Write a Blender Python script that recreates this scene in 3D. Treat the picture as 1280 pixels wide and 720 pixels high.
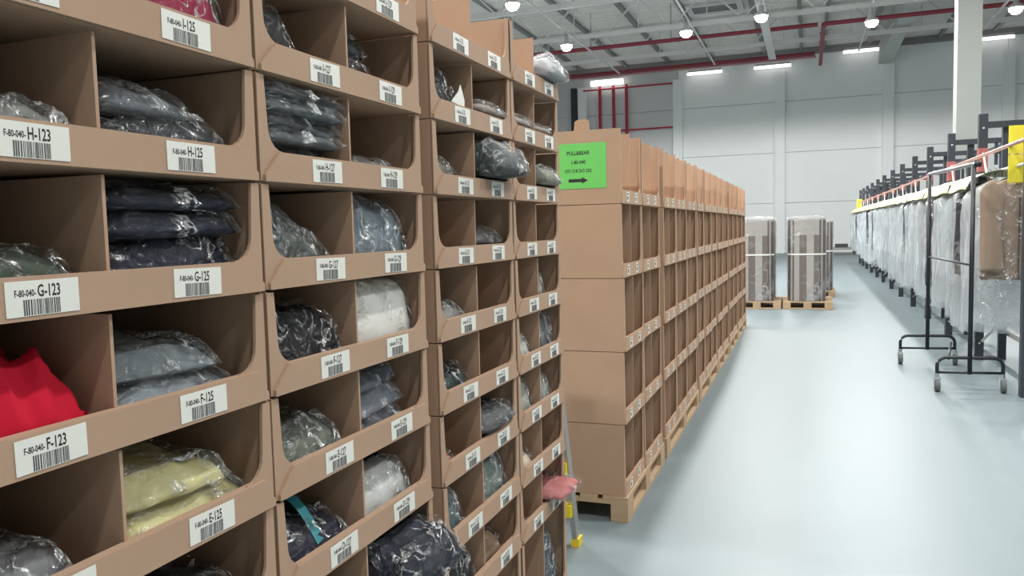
import bpy, math, random
from mathutils import Vector, Matrix, noise

for o in list(bpy.data.objects):
    bpy.data.objects.remove(o)
S = bpy.context.scene
C = S.collection
PI = math.pi
random.seed(7)

# ------------------------------------------------------------------ camera
EYE = 1.668
PITCH, ROLL, YAW, FPX = 0.0745, -0.0245, 0.3620, 982.5
F_ = Vector((-math.sin(YAW) * math.cos(PITCH), math.cos(YAW) * math.cos(PITCH), -math.sin(PITCH)))
r_ = Vector((math.cos(YAW), math.sin(YAW), 0))
u_ = r_.cross(F_)
R2 = r_ * math.cos(ROLL) + u_ * math.sin(ROLL)
U2 = -r_ * math.sin(ROLL) + u_ * math.cos(ROLL)
cam = bpy.data.cameras.new('camera')
cam.sensor_width = 36
cam.lens = FPX / 1280 * 36
cam.clip_start = 0.05
cam.clip_end = 200
cob = bpy.data.objects.new('camera', cam)
C.objects.link(cob)
M4 = Matrix((R2, U2, -F_)).transposed().to_4x4()
M4.translation = Vector((0, 0, EYE))
cob.matrix_world = M4
S.camera = cob

# ------------------------------------------------------------------ world, exposure
w = bpy.data.worlds.new('world')
S.world = w
w.use_nodes = True
w.node_tree.nodes['Background'].inputs[0].default_value = (0.9, 0.95, 1.0, 1)
w.node_tree.nodes['Background'].inputs[1].default_value = 0.3
vs = S.view_settings
vs.view_transform = 'Standard'
vs.look = 'None'
vs.gamma = 1
vs.use_curve_mapping = False
vs.exposure = 0.08
LAMP_W = 1000.0

# ------------------------------------------------------------------ materials
def lin(c):
    return tuple(((v / 255) / 12.92 if v / 255 <= 0.04045 else ((v / 255 + 0.055) / 1.055) ** 2.4) for v in c) + (1,)


def mat(name, rgb, rough=0.6, metal=0.0, var=0.0, scale=20.0, bump=0.0, bscale=60.0, spec=0.5, stretch=(1, 1, 1), detail=3):
    m = bpy.data.materials.new(name)
    m.use_nodes = True
    nt = m.node_tree
    b = nt.nodes['Principled BSDF']
    col = lin(rgb)
    b.inputs['Base Color'].default_value = col
    b.inputs['Roughness'].default_value = rough
    b.inputs['Metallic'].default_value = metal
    b.inputs['Specular IOR Level'].default_value = spec
    if var or bump:
        tc = nt.nodes.new('ShaderNodeTexCoord')
        mp = nt.nodes.new('ShaderNodeMapping')
        mp.inputs['Scale'].default_value = stretch
        nt.links.new(tc.outputs['Object'], mp.inputs['Vector'])
        if var:
            n = nt.nodes.new('ShaderNodeTexNoise')
            n.inputs['Scale'].default_value = scale
            n.inputs['Detail'].default_value = detail
            nt.links.new(mp.outputs[0], n.inputs['Vector'])
            mx = nt.nodes.new('ShaderNodeMix')
            mx.data_type = 'RGBA'
            mx.inputs[6].default_value = tuple(max(0, c * (1 - var)) for c in col[:3]) + (1,)
            mx.inputs[7].default_value = tuple(min(1, c * (1 + var)) for c in col[:3]) + (1,)
            nt.links.new(n.outputs['Fac'], mx.inputs[0])
            nt.links.new(mx.outputs[2], b.inputs['Base Color'])
        if bump:
            n2 = nt.nodes.new('ShaderNodeTexNoise')
            n2.inputs['Scale'].default_value = bscale
            n2.inputs['Detail'].default_value = 3
            nt.links.new(mp.outputs[0], n2.inputs['Vector'])
            bp = nt.nodes.new('ShaderNodeBump')
            bp.inputs['Strength'].default_value = bump
            bp.inputs['Distance'].default_value = 0.01
            nt.links.new(n2.outputs['Fac'], bp.inputs['Height'])
            nt.links.new(bp.outputs[0], b.inputs['Normal'])
    return m


def film(name, tint=(235, 240, 242), base=0.05, streak=0.8, rough=0.16, bump=1.0, bscale=20.0, lo=0.0, hi=0.05, milky=0.40, stretch=(1, 1, 1)):
    """clear plastic film: transparent, with crinkled gloss and pale creases painted in as glints"""
    m = bpy.data.materials.new(name)
    m.use_nodes = True
    nt = m.node_tree
    nt.nodes.clear()
    out = nt.nodes.new('ShaderNodeOutputMaterial')
    tr = nt.nodes.new('ShaderNodeBsdfTransparent')
    pb = nt.nodes.new('ShaderNodeBsdfPrincipled')
    pb.inputs['Base Color'].default_value = lin(tint)
    pb.inputs['Roughness'].default_value = rough
    gl = nt.nodes.new('ShaderNodeBsdfGlossy')
    gl.inputs['Roughness'].default_value = rough
    mg = nt.nodes.new('ShaderNodeMixShader')
    mg.inputs[0].default_value = milky
    mix = nt.nodes.new('ShaderNodeMixShader')
    t0 = nt.nodes.new('ShaderNodeTexCoord')
    tc = nt.nodes.new('ShaderNodeMapping')
    tc.inputs['Scale'].default_value = stretch
    nt.links.new(t0.outputs['Object'], tc.inputs['Vector'])
    n = nt.nodes.new('ShaderNodeTexNoise')
    n.inputs['Scale'].default_value = bscale
    n.inputs['Detail'].default_value = 2.5
    n.inputs['Distortion'].default_value = 1.6
    nt.links.new(tc.outputs[0], n.inputs['Vector'])
    bp = nt.nodes.new('ShaderNodeBump')
    bp.inputs['Strength'].default_value = bump
    bp.inputs['Distance'].default_value = 0.05
    nt.links.new(n.outputs['Fac'], bp.inputs['Height'])
    nt.links.new(bp.outputs[0], pb.inputs['Normal'])
    nt.links.new(bp.outputs[0], gl.inputs['Normal'])
    n2 = nt.nodes.new('ShaderNodeTexNoise')
    n2.inputs['Scale'].default_value = bscale * 0.8
    n2.inputs['Detail'].default_value = 3
    n2.inputs['Distortion'].default_value = 1.0
    nt.links.new(tc.outputs[0], n2.inputs['Vector'])
    # thin pale streaks painted in as crease glints: where the noise crosses its middle value
    sb = nt.nodes.new('ShaderNodeMath')
    sb.operation = 'SUBTRACT'
    sb.inputs[1].default_value = 0.5
    ab = nt.nodes.new('ShaderNodeMath')
    ab.operation = 'ABSOLUTE'
    nt.links.new(n2.outputs['Fac'], sb.inputs[0])
    nt.links.new(sb.outputs[0], ab.inputs[0])
    rg = nt.nodes.new('ShaderNodeMapRange')
    rg.interpolation_type = 'SMOOTHSTEP'
    rg.inputs[1].default_value = lo
    rg.inputs[2].default_value = hi
    rg.inputs[3].default_value = streak
    rg.inputs[4].default_value = 0.0
    nt.links.new(ab.outputs[0], rg.inputs[0])
    # creases gather in patches, the rest of the film stays clear
    n3 = nt.nodes.new('ShaderNodeTexNoise')
    n3.inputs['Scale'].default_value = bscale * 0.4
    n3.inputs['Detail'].default_value = 1
    nt.links.new(tc.outputs[0], n3.inputs['Vector'])
    r3 = nt.nodes.new('ShaderNodeMapRange')
    r3.inputs[1].default_value = 0.42
    r3.inputs[2].default_value = 0.62
    r3.inputs[3].default_value = 0.0
    r3.inputs[4].default_value = streak
    nt.links.new(n3.outputs['Fac'], r3.inputs[0])
    nt.links.new(r3.outputs[0], rg.inputs[3])
    ad = nt.nodes.new('ShaderNodeMath')
    ad.operation = 'ADD'
    ad.inputs[1].default_value = base
    nt.links.new(rg.outputs[0], ad.inputs[0])
    nt.links.new(gl.outputs[0], mg.inputs[1])
    nt.links.new(pb.outputs[0], mg.inputs[2])
    nt.links.new(ad.outputs[0], mix.inputs[0])
    nt.links.new(tr.outputs[0], mix.inputs[1])
    nt.links.new(mg.outputs[0], mix.inputs[2])
    nt.links.new(mix.outputs[0], out.inputs[0])
    return m


def emis(name, rgb, s):
    m = bpy.data.materials.new(name)
    m.use_nodes = True
    b = m.node_tree.nodes['Principled BSDF']
    b.inputs['Base Color'].default_value = lin(rgb)
    b.inputs['Emission Color'].default_value = lin(rgb)
    b.inputs['Emission Strength'].default_value = s
    return m


M = {}
M['card'] = mat('brown_cardboard', (175, 146, 123), 0.75, var=0.10, scale=5, bump=0.05, bscale=40, spec=0.25)
M['card2'] = mat('brown_cardboard_far', (182, 151, 126), 0.75, var=0.10, scale=4, bump=0.05, bscale=40, spec=0.25)
M['label'] = mat('white_label_paper', (226, 226, 218), 0.5, var=0.03, scale=30)
M['ink'] = mat('black_print', (38, 38, 40), 0.6)
M['inkgrey'] = mat('grey_barcode_print', (74, 74, 76), 0.6)
M['wood'] = mat('pallet_wood', (186, 160, 130), 0.8, var=0.18, scale=6, bump=0.15, bscale=30, stretch=(1, 6, 6), spec=0.2)
M['film'] = film('clear_polybag_film')
M['film_dense'] = film('milky_polybag_film', base=0.11, streak=0.75, lo=0.0, hi=0.065, milky=0.5)
M['cover'] = film('garment_cover_film', tint=(226, 233, 238), base=0.40, streak=0.35, rough=0.25, bump=0.7, bscale=7, lo=0.0, hi=0.12, milky=0.8, stretch=(1, 1, 0.22))
M['wrap'] = film('pallet_stretch_wrap', tint=(220, 222, 224), base=0.10, streak=0.35, rough=0.2, bump=0.6, bscale=4, lo=0.0, hi=0.08, milky=0.6)
M['black'] = mat('black_powder_coat', (33, 35, 40), 0.45)
M['rackdark'] = mat('dark_grey_steel', (50, 56, 64), 0.5)
M['alu'] = mat('aluminium', (190, 190, 188), 0.35, metal=0.8)
M['chrome'] = mat('zinc_plated_steel', (200, 203, 206), 0.3, metal=0.9)
M['rubber'] = mat('grey_rubber', (96, 98, 100), 0.7)
M['yellow'] = mat('yellow_plastic', (228, 204, 46), 0.5)
M['yellowcard'] = mat('yellow_card', (236, 222, 62), 0.6, var=0.04, scale=8)
M['paleyellow'] = mat('pale_yellow_sheet', (214, 210, 166), 0.6, var=0.08, scale=6, bump=0.3, bscale=10)
M['green'] = mat('green_paper', (112, 204, 100), 0.6, var=0.04, scale=10)
M['red'] = mat('red_pipe_paint', (170, 44, 62), 0.5)
M['darkred'] = mat('dark_red_pipe_paint', (132, 46, 56), 0.55)
M['pink'] = mat('pale_red_rail', (180, 134, 136), 0.4)
M['redtape'] = mat('red_tape', (170, 96, 98), 0.5)
M['wall'] = mat('white_wall_panel', (234, 238, 238), 0.7, var=0.03, scale=0.6, spec=0.3)
M['wallgrey'] = mat('grey_wall_panel', (208, 212, 212), 0.7, var=0.03, scale=0.6, spec=0.3)
M['deck'] = mat('grey_roof_deck', (228, 225, 221), 0.7, var=0.08, scale=0.9, spec=0.3)
M['steel'] = mat('light_grey_steel', (206, 206, 204), 0.5, var=0.06, scale=3)
M['purlin'] = mat('grey_purlin_steel', (140, 138, 138), 0.6)
M['conc'] = mat('pale_concrete', (186, 190, 186), 0.8, var=0.05, scale=2, bump=0.1, bscale=20)
M['tube'] = emis('fluorescent_tube', (255, 250, 248), 2.2)
M['lampglow'] = emis('lamp_diffuser', (255, 254, 250), 30.0)
M['lampbody'] = mat('lamp_housing', (196, 196, 196), 0.4)
M['skyglass'] = mat('dark_skylight_glass', (70, 74, 80), 0.25)
M['greysheet'] = mat('grey_paper_sheet', (158, 154, 149), 0.7, var=0.1, scale=4, bump=0.2, bscale=8)
M['brownsheet'] = mat('brown_carton_side', (96, 84, 76), 0.7, var=0.14, scale=4)
M['darkbrown'] = mat('dark_brown_carton', (70, 56, 52), 0.8, var=0.12, scale=4)
M['strap'] = mat('white_strap', (232, 232, 230), 0.4)
M['darkpipe'] = mat('dark_drain_pipe', (50, 52, 56), 0.5)

# floor: glossy blue-grey epoxy with faint worn cloudiness
mf = bpy.data.materials.new('epoxy_floor')
mf.use_nodes = True
nt = mf.node_tree
b = nt.nodes['Principled BSDF']
tc = nt.nodes.new('ShaderNodeTexCoord')
mp = nt.nodes.new('ShaderNodeMapping')
mp.inputs['Scale'].default_value = (1.6, 0.25, 1)
n1 = nt.nodes.new('ShaderNodeTexNoise')
n1.inputs['Scale'].default_value = 1.0
n1.inputs['Detail'].default_value = 4
mx = nt.nodes.new('ShaderNodeMix')
mx.data_type = 'RGBA'
mx.inputs[6].default_value = lin((106, 119, 123))
mx.inputs[7].default_value = lin((126, 139, 143))
rr = nt.nodes.new('ShaderNodeMapRange')
rr.inputs[3].default_value = 0.36
rr.inputs[4].default_value = 0.52
nt.links.new(tc.outputs['Object'], mp.inputs['Vector'])
nt.links.new(mp.outputs[0], n1.inputs['Vector'])
nt.links.new(n1.outputs['Fac'], mx.inputs[0])
nt.links.new(mx.outputs[2], b.inputs['Base Color'])
nt.links.new(n1.outputs['Fac'], rr.inputs[0])
nt.links.new(rr.outputs[0], b.inputs['Roughness'])
M['floor'] = mf

_fab = {}


def fabric(rgb, rough=0.85):
    k = tuple(rgb)
    if k not in _fab:
        _fab[k] = mat('fabric_%d_%d_%d' % k, rgb, rough, var=0.14, scale=9, bump=0.25, bscale=14, spec=0.2)
    return _fab[k]


# ------------------------------------------------------------------ mesh helpers
class MB:
    def __init__(s):
        s.v = []
        s.f = []

    def add(s, vs, fs):
        o = len(s.v)
        s.v += [tuple(v) for v in vs]
        s.f += [tuple(i + o for i in f) for f in fs]
        return s

    def box(s, x0, x1, y0, y1, z0, z1):
        return s.add([(x0, y0, z0), (x1, y0, z0), (x1, y1, z0), (x0, y1, z0), (x0, y0, z1), (x1, y0, z1), (x1, y1, z1), (x0, y1, z1)],
                     [(0, 3, 2, 1), (4, 5, 6, 7), (0, 1, 5, 4), (1, 2, 6, 5), (2, 3, 7, 6), (3, 0, 4, 7)])

    def prism(s, pts, axis, a0, a1):
        """polygon pts extruded along axis 'x','y','z' (pts are the two other coordinates in order)"""
        n = len(pts)
        def mk(p, a):
            return {'x': (a, p[0], p[1]), 'y': (p[0], a, p[1]), 'z': (p[0], p[1], a)}[axis]
        vs = [mk(p, a0) for p in pts] + [mk(p, a1) for p in pts]
        fs = [tuple(range(n))[::-1], tuple(range(n, 2 * n))] + [(i, (i + 1) % n, n + (i + 1) % n, n + i) for i in range(n)]
        return s.add(vs, fs)

    def tube(s, path, rad, n=8, cap=True):
        P = [Vector(p) for p in path]
        rings = []
        for i, p in enumerate(P):
            t = (P[min(i + 1, len(P) - 1)] - P[max(i - 1, 0)]).normalized()
            up = Vector((0, 0, 1)) if abs(t.z) < 0.9 else Vector((1, 0, 0))
            a = t.cross(up).normalized()
            b_ = a.cross(t)
            r = rad[i] if isinstance(rad, (list, tuple)) else rad
            rings.append([p + a * (math.cos(2 * PI * k / n) * r) + b_ * (math.sin(2 * PI * k / n) * r) for k in range(n)])
        vs = [v for R in rings for v in R]
        fs = []
        for i in range(len(P) - 1):
            for k in range(n):
                fs.append((i * n + k, i * n + (k + 1) % n, (i + 1) * n + (k + 1) % n, (i + 1) * n + k))
        if cap:
            fs += [tuple(range(n))[::-1], tuple(range((len(P) - 1) * n, len(P) * n))]
        return s.add(vs, fs)

    def bar(s, a, b_, w, h):
        a = Vector(a); b_ = Vector(b_)
        t = (b_ - a).normalized()
        up = Vector((0, 0, 1)) if abs(t.z) < 0.95 else Vector((0, 1, 0))
        x = t.cross(up).normalized() * (w / 2)
        y = x.cross(t).normalized() * (h / 2)
        vs = [p + sx * x + sy * y for p in (a, b_) for sx, sy in ((-1, -1), (1, -1), (1, 1), (-1, 1))]
        return s.add(vs, [(0, 1, 2, 3), (7, 6, 5, 4), (0, 4, 5, 1), (1, 5, 6, 2), (2, 6, 7, 3), (3, 7, 4, 0)])

    def mesh(s, name, m, smooth=False):
        me = bpy.data.meshes.new(name)
        me.from_pydata(s.v, [], s.f)
        me.update()
        me.materials.append(m)
        if smooth:
            me.polygons.foreach_set('use_smooth', [True] * len(me.polygons))
        return me

    def build(s, name, m, parent=None, smooth=False, loc=None):
        return link(name, s.mesh(name, m, smooth), parent, loc)


def link(name, me, parent=None, loc=None):
    o = bpy.data.objects.new(name, me)
    C.objects.link(o)
    if parent:
        o.parent = parent
    if loc:
        o.location = loc
    return o


def tag(o, label=None, cat=None, group=None, kind=None):
    if label: o['label'] = label
    if cat: o['category'] = cat
    if group: o['group'] = group
    if kind: o['kind'] = kind
    return o


def empty(name, loc, label, cat, rot=(0, 0, 0), group=None):
    o = bpy.data.objects.new(name, None)
    o.empty_display_size = 0.1
    C.objects.link(o)
    o.location = loc
    o.rotation_euler = rot
    return tag(o, label, cat, group)


def struct(name, mb, m, parent=None, smooth=False):
    o = mb.build(name, m, parent, smooth)
    if not parent:
        o['kind'] = 'structure'
    return o


_glyph = {}


def text_geo(s, size, xs=1.0):
    """flat mesh geometry of a line of text, origin at its left base"""
    k = (s, size, xs)
    if k not in _glyph:
        cu = bpy.data.curves.new('t', 'FONT')
        cu.body = s
        cu.size = size
        cu.resolution_u = 2
        cu.offset = size * 0.022
        ob = bpy.data.objects.new('t', cu)
        me = bpy.data.meshes.new_from_object(ob)
        vs = [(v.co.x * xs, v.co.y, 0) for v in me.vertices]
        fs = [tuple(p.vertices) for p in me.polygons]
        wd = max([v[0] for v in vs] + [0])
        bpy.data.objects.remove(ob)
        bpy.data.meshes.remove(me)
        bpy.data.curves.remove(cu)
        _glyph[k] = (vs, fs, wd)
    return _glyph[k]


# ------------------------------------------------------------------ room
WY = 46.0
RX0, RX1, RY0 = -16.0, 22.0, -12.0
CZ = 11.0
struct('floor', MB().box(RX0, RX1, RY0, WY, -0.2, 0), M['floor'])
# roof deck with trapezoid ribs running across the aisle
mb = MB()
y = RY0
prof = []
while y < WY:
    prof += [(y, CZ), (y + 0.10, CZ), (y + 0.13, CZ + 0.05), (y + 0.27, CZ + 0.05), (y + 0.30, CZ)]
    y += 0.30
for i in range(len(prof) - 1):
    (ya, za), (yb, zb) = prof[i], prof[i + 1]
    if yb - ya < 1e-6:
        continue
    mb.add([(RX0, ya, za), (RX1, ya, za), (RX1, yb, zb), (RX0, yb, zb)], [(0, 3, 2, 1)])
mb.box(RX0, RX1, RY0, WY, CZ + 0.06, CZ + 0.2)
struct('ceiling', mb, M['deck'])
struct('wall_left', MB().box(RX0 - 0.2, RX0, RY0, WY, 0, CZ), M['wall'])
struct('wall_right', MB().box(RX1, RX1 + 0.2, RY0, WY, 0, CZ), M['wall'])
struct('wall_back', MB().box(RX0, RX1, RY0 - 0.2, RY0, 0, CZ), M['wall'])
wf = struct('wall_front', MB().box(RX0, RX1, WY + 0.1, WY + 0.3, 0, CZ), M['wall'])
pil = [-18.3, -12.6, -7.0, -1.5, 3.85, 9.24, 14.7, 20.1, 25.5]
for i in range(len(pil) - 1):
    x0, x1 = max(pil[i], RX0), min(pil[i + 1], RX1)
    for k in range(4):
        z0, z1 = k * 2.75, (k + 1) * 2.75
        MB().box(x0 + 0.01, x1 - 0.01, WY, WY + 0.1, z0 + 0.012, z1 - 0.012).build('panel', M['wallgrey'] if x1 < -6 else M['wall'], wf)
for x in pil[1:-1]:
    MB().box(x - 0.26, x + 0.26, WY - 0.3, WY, 0, 9.9).build('pilaster', M['wall'], wf)
# dark capping line where wall meets roof
struct('trim_1', MB().box(RX0, RX1, WY - 0.12, WY, CZ - 0.35, CZ), M['purlin'])
tag(MB().bar((-13.08, WY - 0.24, 0.0), (-13.08, WY - 0.24, 9.9), 0.34, 0.3).build('drain_pipe', M['darkpipe']),
    'dark square drain pipe running up the far wall', 'pipe')

# ------------------------------------------------------------------ roof steel
def truss(Y, zb, label, x0=RX0, x1=RX1, chord=0.16):
    t = empty('roof_truss', (0, Y, zb), label, 'truss', group=None)
    MB().box(x0, x1, -chord / 2, chord / 2, 0, chord * 1.1).build('bottom_chord', M['steel'], t)
    MB().box(x0, x1, -0.12, 0.12, 1.35, 1.5).build('top_chord', M['steel'], t)
    n = int((x1 - x0) / 2.6)
    s_ = (x1 - x0) / n
    for i in range(n):
        a = x0 + i * s_
        MB().bar((a, 0, 0.1), (a + s_ / 2, 0, 1.4), 0.06, 0.06).build('web_bar', M['steel'], t)
        MB().bar((a + s_ / 2, 0, 1.4), (a + s_, 0, 0.1), 0.06, 0.06).build('web_bar', M['steel'], t)
        MB().bar((a + s_ / 2, 0, 0.1), (a + s_ / 2, 0, 1.4), 0.04, 0.04).build('web_bar', M['steel'], t)
    return t


truss(27.0, 9.3, 'pale steel lattice truss spanning above the brightest lamp')
truss(32.4, 9.5, 'pale steel lattice truss beside the round lamps, before red sprinkler pipe')
truss(37.3, 9.5, 'pale steel lattice truss crossing nearest the far white wall')
for i, Y in enumerate((21.6, 16.2, 10.8, 5.4)):
    truss(Y, 9.5, 'pale steel lattice truss, number %s back from the lamp truss' % ('one', 'two', 'three', 'four')[i])
for i, x in enumerate((-12.6, -9.95, -7.5, -5.15, -2.3, -0.42, 0.73, 2.9, 6.2, 8.6, 11.2, 13.8)):
    wd = 0.2 if i not in (5, 6) else 0.16
    tag(MB().box(x - wd / 2, x + wd / 2, RY0 + 0.1, WY - 0.15, CZ - 0.13, CZ - 0.001).build('roof_purlin', M['purlin']),
        'dark grey roof purlin running along the deck towards the far wall', 'purlin', 'roof purlins under the deck')
# concrete girder along the aisle and its column
tag(MB().prism([(3.35, 9.75), (3.95, 9.75), (3.95, 10.75), (3.35, 10.75)], 'y', RY0 + 0.2, WY - 0.35).build('roof_girder', M['conc']),
    'broad pale concrete girder running to the far wall', 'girder')
tag(MB().box(3.35, 3.87, 22.0, 22.5, 0, 9.74).build('concrete_column', mat('grey_white_column_paint', (160, 164, 160), 0.7, var=0.04, scale=2)), 'tall white square column rising behind the garment rack', 'column')
# skylight
sk = MB().box(-4.75, -2.9, 35.0, 36.1, CZ - 0.06, CZ - 0.02).build('window_1', M['skyglass'])
sk['kind'] = 'structure'
m_ = MB()
m_.box(-5.0, -4.75, 34.75, 36.35, CZ - 0.1, CZ).box(-2.9, -2.65, 34.75, 36.35, CZ - 0.1, CZ).box(-4.75, -2.9, 34.75, 35.0, CZ - 0.1, CZ).box(-4.75, -2.9, 36.1, 36.35, CZ - 0.1, CZ)
m_.build('window_frame', M['steel'], sk)
# sprinkler pipes
t = empty('sprinkler_pipe', (0, 34.3, 9.5), 'dark red sprinkler main crossing under the roof deck', 'pipe')
MB().tube([(RX0, 0, 0), (0.3, 0, 0)], 0.085, 10).build('pipe_run', M['darkred'], t)
MB().tube([(0.95, 0, 0), (RX1, 0, 0)], 0.085, 10).build('pipe_run', M['darkred'], t)
MB().tube([(0.95, 0, 0), (0.6, 0, 0), (0.52, 0.1, 0), (0.5, 8.6, 0)], 0.085, 10).build('pipe_elbow', M['darkred'], t)
for x in (-9, -5.5, -2, 2.4, 6, 9.5):
    MB().tube([(x, 0, 0), (x, 0, 1.5)], 0.02, 6).build('hanger_rod', M['purlin'], t)
t = empty('sprinkler_pipe', (0, 42.6, 10.0), 'dark red sprinkler pipe hung close to the far wall top', 'pipe')
MB().tube([(RX0, 0, 0), (0.25, 0, 0)], 0.10, 10).build('pipe_run', M['darkred'], t)
MB().tube([(RX0, 0.3, -0.1), (0.3, 0.3, -0.1)], 0.06, 8).build('pipe_branch', M['pink'], t)
MB().tube([(0.5, 0, 0), (0.5, 0, 1.0)], 0.05, 8).build('hanger_rod', M['pink'], t)
for x, lb in ((-11.53, 'bright red riser pipe on far wall, outermost from the white bay'), (-10.71, 'bright red riser pipe on far wall, middle of three'), (-9.95, 'bright red riser pipe on far wall, next to the white bay')):
    tag(MB().tube([(x, WY - 0.2, 0), (x, WY - 0.2, 9.9)], 0.09, 8).build('riser_pipe', M['red']), lb, 'pipe')
for z, lb in ((9.7, 'thin red pipe across the wall above the risers'), (7.25, 'thin red pipe across the wall lower down the risers')):
    tag(MB().tube([(-12.5, WY - 0.32, z), (-7.27, WY - 0.32, z)], 0.05, 8).build('wall_pipe', M['red']), lb, 'pipe')
# cable trays and conduits that carry the lamps
tag(MB().box(-1.72, -1.42, 4, 38.2, 9.05, 9.12).build('cable_tray', M['steel']), 'wide pale cable tray running along the roof to the wall', 'cable tray')
for x, lb in ((-8.57, 'thin pale conduit carrying the brightest lamp'), (-4.09, 'thin pale conduit joining lamp to the far wall light'), (2.0, 'thin pale conduit above lamp next to concrete girder'), (6.33, 'thin pale conduit beyond the white column')):
    tag(MB().box(x - 0.03, x + 0.03, 4, 38, 9.0, 9.06).build('conduit', M['steel']), lb, 'conduit')

# high-bay lamps, each with its own light
def lamp(x, y, label, wide=True, power=LAMP_W):
    t = empty('high_bay_lamp', (x, y, 8.5), label, 'lamp', group='high-bay lamps under the roof')
    mb = MB()
    n = 20
    ring = lambda r, z: [(r * math.cos(2 * PI * k / n), r * math.sin(2 * PI * k / n), z) for k in range(n)]
    vs = ring(0.22, 0.0) + ring(0.20, 0.10) + ring(0.09, 0.16) + ring(0.08, 0.34)
    fs = []
    for i in range(3):
        for k in range(n):
            fs.append((i * n + k, i * n + (k + 1) % n, (i + 1) * n + (k + 1) % n, (i + 1) * n + k))
    fs.append(tuple(range(3 * n, 4 * n)))
    mb.add(vs, fs).build('housing', M['lampbody'], t, True)
    d = MB()
    d.add([(0, 0, -0.20)] + ring(0.12, -0.17) + ring(0.19, -0.09) + ring(0.21, -0.004), [(0, 1 + (k + 1) % n, 1 + k) for k in range(n)] + [(j * n + 1 + k, j * n + 1 + (k + 1) % n, j * n + 1 + n + (k + 1) % n, j * n + 1 + n + k) for j in range(2) for k in range(n)])
    d.build('diffuser', M['lampglow'], t, True)
    MB().tube([(0, 0, 0.34), (0, 0, 0.52)], 0.012, 6).build('suspension', M['purlin'], t)
    if wide:        # even wide beam, shaped to brighten the far wall
        L = bpy.data.lights.new('lamp_light', 'SPOT')
        L.spot_size = math.radians(177)
        L.spot_blend = 0.12
        L.shadow_soft_size = 0.2
    else:           # beam strongest straight down, shaped to keep carton interiors dark
        L = bpy.data.lights.new('lamp_light', 'AREA')
        L.shape = 'DISK'
        L.size = 0.4
        power *= 0.215
    L.energy = power
    L.color = (1.0, 0.985, 0.96)
    lo = bpy.data.objects.new('lamp_light', L)
    C.objects.link(lo)
    lo.parent = t
    lo.location = (0, 0, -0.24)


for (x, y, lb) in ((-8.47, 23.0, 'glaring high-bay lamp just above the tall cardboard panels'), (-8.55, 29.0, 'round high-bay lamp on conduit above the silver bag'),
                   (-4.1, 28.9, 'round high-bay lamp hanging below the skylight'), (-1.5, 27.9, 'round high-bay lamp under the wide cable tray'),
                   (2.0, 30.35, 'round high-bay lamp beside the concrete girder'), (6.33, 30.6, 'round high-bay lamp beyond the white column')):
    lamp(x, y, lb)
for x in (-8.5, -4.1, -1.5, 2.0, 6.3):  # unseen lamps extend the grid; rearmost row added to brighten camera-facing sides
    for y in (17.0, 11.0, 5.0, -1.0):
        lamp(x, y, 'unseen round high-bay lamp of the grid, added to light the near aisle', wide=False)
    if x != -8.5:
        lamp(x, 23.0 if x < 0 else 24.4, 'unseen round high-bay lamp of the grid, added to light the near aisle')
# fluorescent battens by the far wall
for (px, z, lb) in ((-11.03, 10.05, 'thick glowing tube light above the red riser pipes'), (-5.47, 10.1, 'slim tube light above the white bay by red pipes'),
                    (-1.88, 10.1, 'slim tube light at the end of the cable tray'), (2.6, 10.5, 'slim tube light left of the concrete girder end'), (8.45, 10.5, 'slim tube light past the white column')):
    t = empty('tube_light', (px, WY - 0.45, z), lb, 'light', group='tube lights along the far wall')
    rr_ = 0.16 if px < -10 else 0.075
    MB().tube([(-0.95, 0, 0), (0.95, 0, 0)], rr_, 10).build('tube', M['tube'], t, True)
    MB().box(-0.9, 0.9, -0.06, 0.06, rr_, rr_ + 0.12).build('batten', M['lampbody'], t)
    MB().box(-0.8, -0.74, 0.0, 0.12, rr_ + 0.02, rr_ + 0.1).box(0.74, 0.8, 0.0, 0.12, rr_ + 0.02, rr_ + 0.1).build('bracket', M['lampbody'], t)
    for sx in (-0.6, 0.6):
        MB().tube([(sx, 0, rr_ + 0.1), (sx, 0, CZ - z)], 0.01, 6).build('hanger_rod', M['purlin'], t)

# ------------------------------------------------------------------ pallets
def pallet(x0, x1, y0, y1, label, along='y', h=0.144):
    """wooden pallet, boards as separate parts; long stringers along 'y' or 'x'"""
    t = empty('wooden_pallet', ((x0 + x1) / 2, (y0 + y1) / 2, 0), label, 'pallet')
    LX, LY = x1 - x0, y1 - y0
    sw = lambda a0, a1, b0, b1, z0, z1: MB().box(a0, a1, b0, b1, z0, z1) if along == 'y' else MB().box(b0, b1, a0, a1, z0, z1)
    A, B = (LX, LY) if along == 'y' else (LY, LX)     # A across, B along
    for k in range(5):      # deck boards run along
        wd = A * (0.18 if k in (0, 2, 4) else 0.125)
        c = -A / 2 + wd / 2 + (A - wd) * k / 4
        sw(c - wd / 2, c + wd / 2, -B / 2, B / 2, h - 0.022, h).build('deck_board', M['wood'], t)
    for b0 in (-B / 2, -0.0725, B / 2 - 0.145):
        sw(-A / 2, A / 2, b0, b0 + 0.145, h - 0.044, h - 0.022).build('cross_board', M['wood'], t)
    for a0 in (-A / 2, -0.05, A / 2 - 0.1):
        sw(a0, a0 + 0.1, -B / 2, B / 2, 0, 0.022).build('skid', M['wood'], t)
        for b0 in (-B / 2, -0.0725, B / 2 - 0.145):
            sw(a0, a0 + 0.1, b0, b0 + 0.145, 0.022, h - 0.044).build('block', M['wood'], t)
    return t


# ------------------------------------------------------------------ cartons
TH = 0.006
_cm = {}


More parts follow.
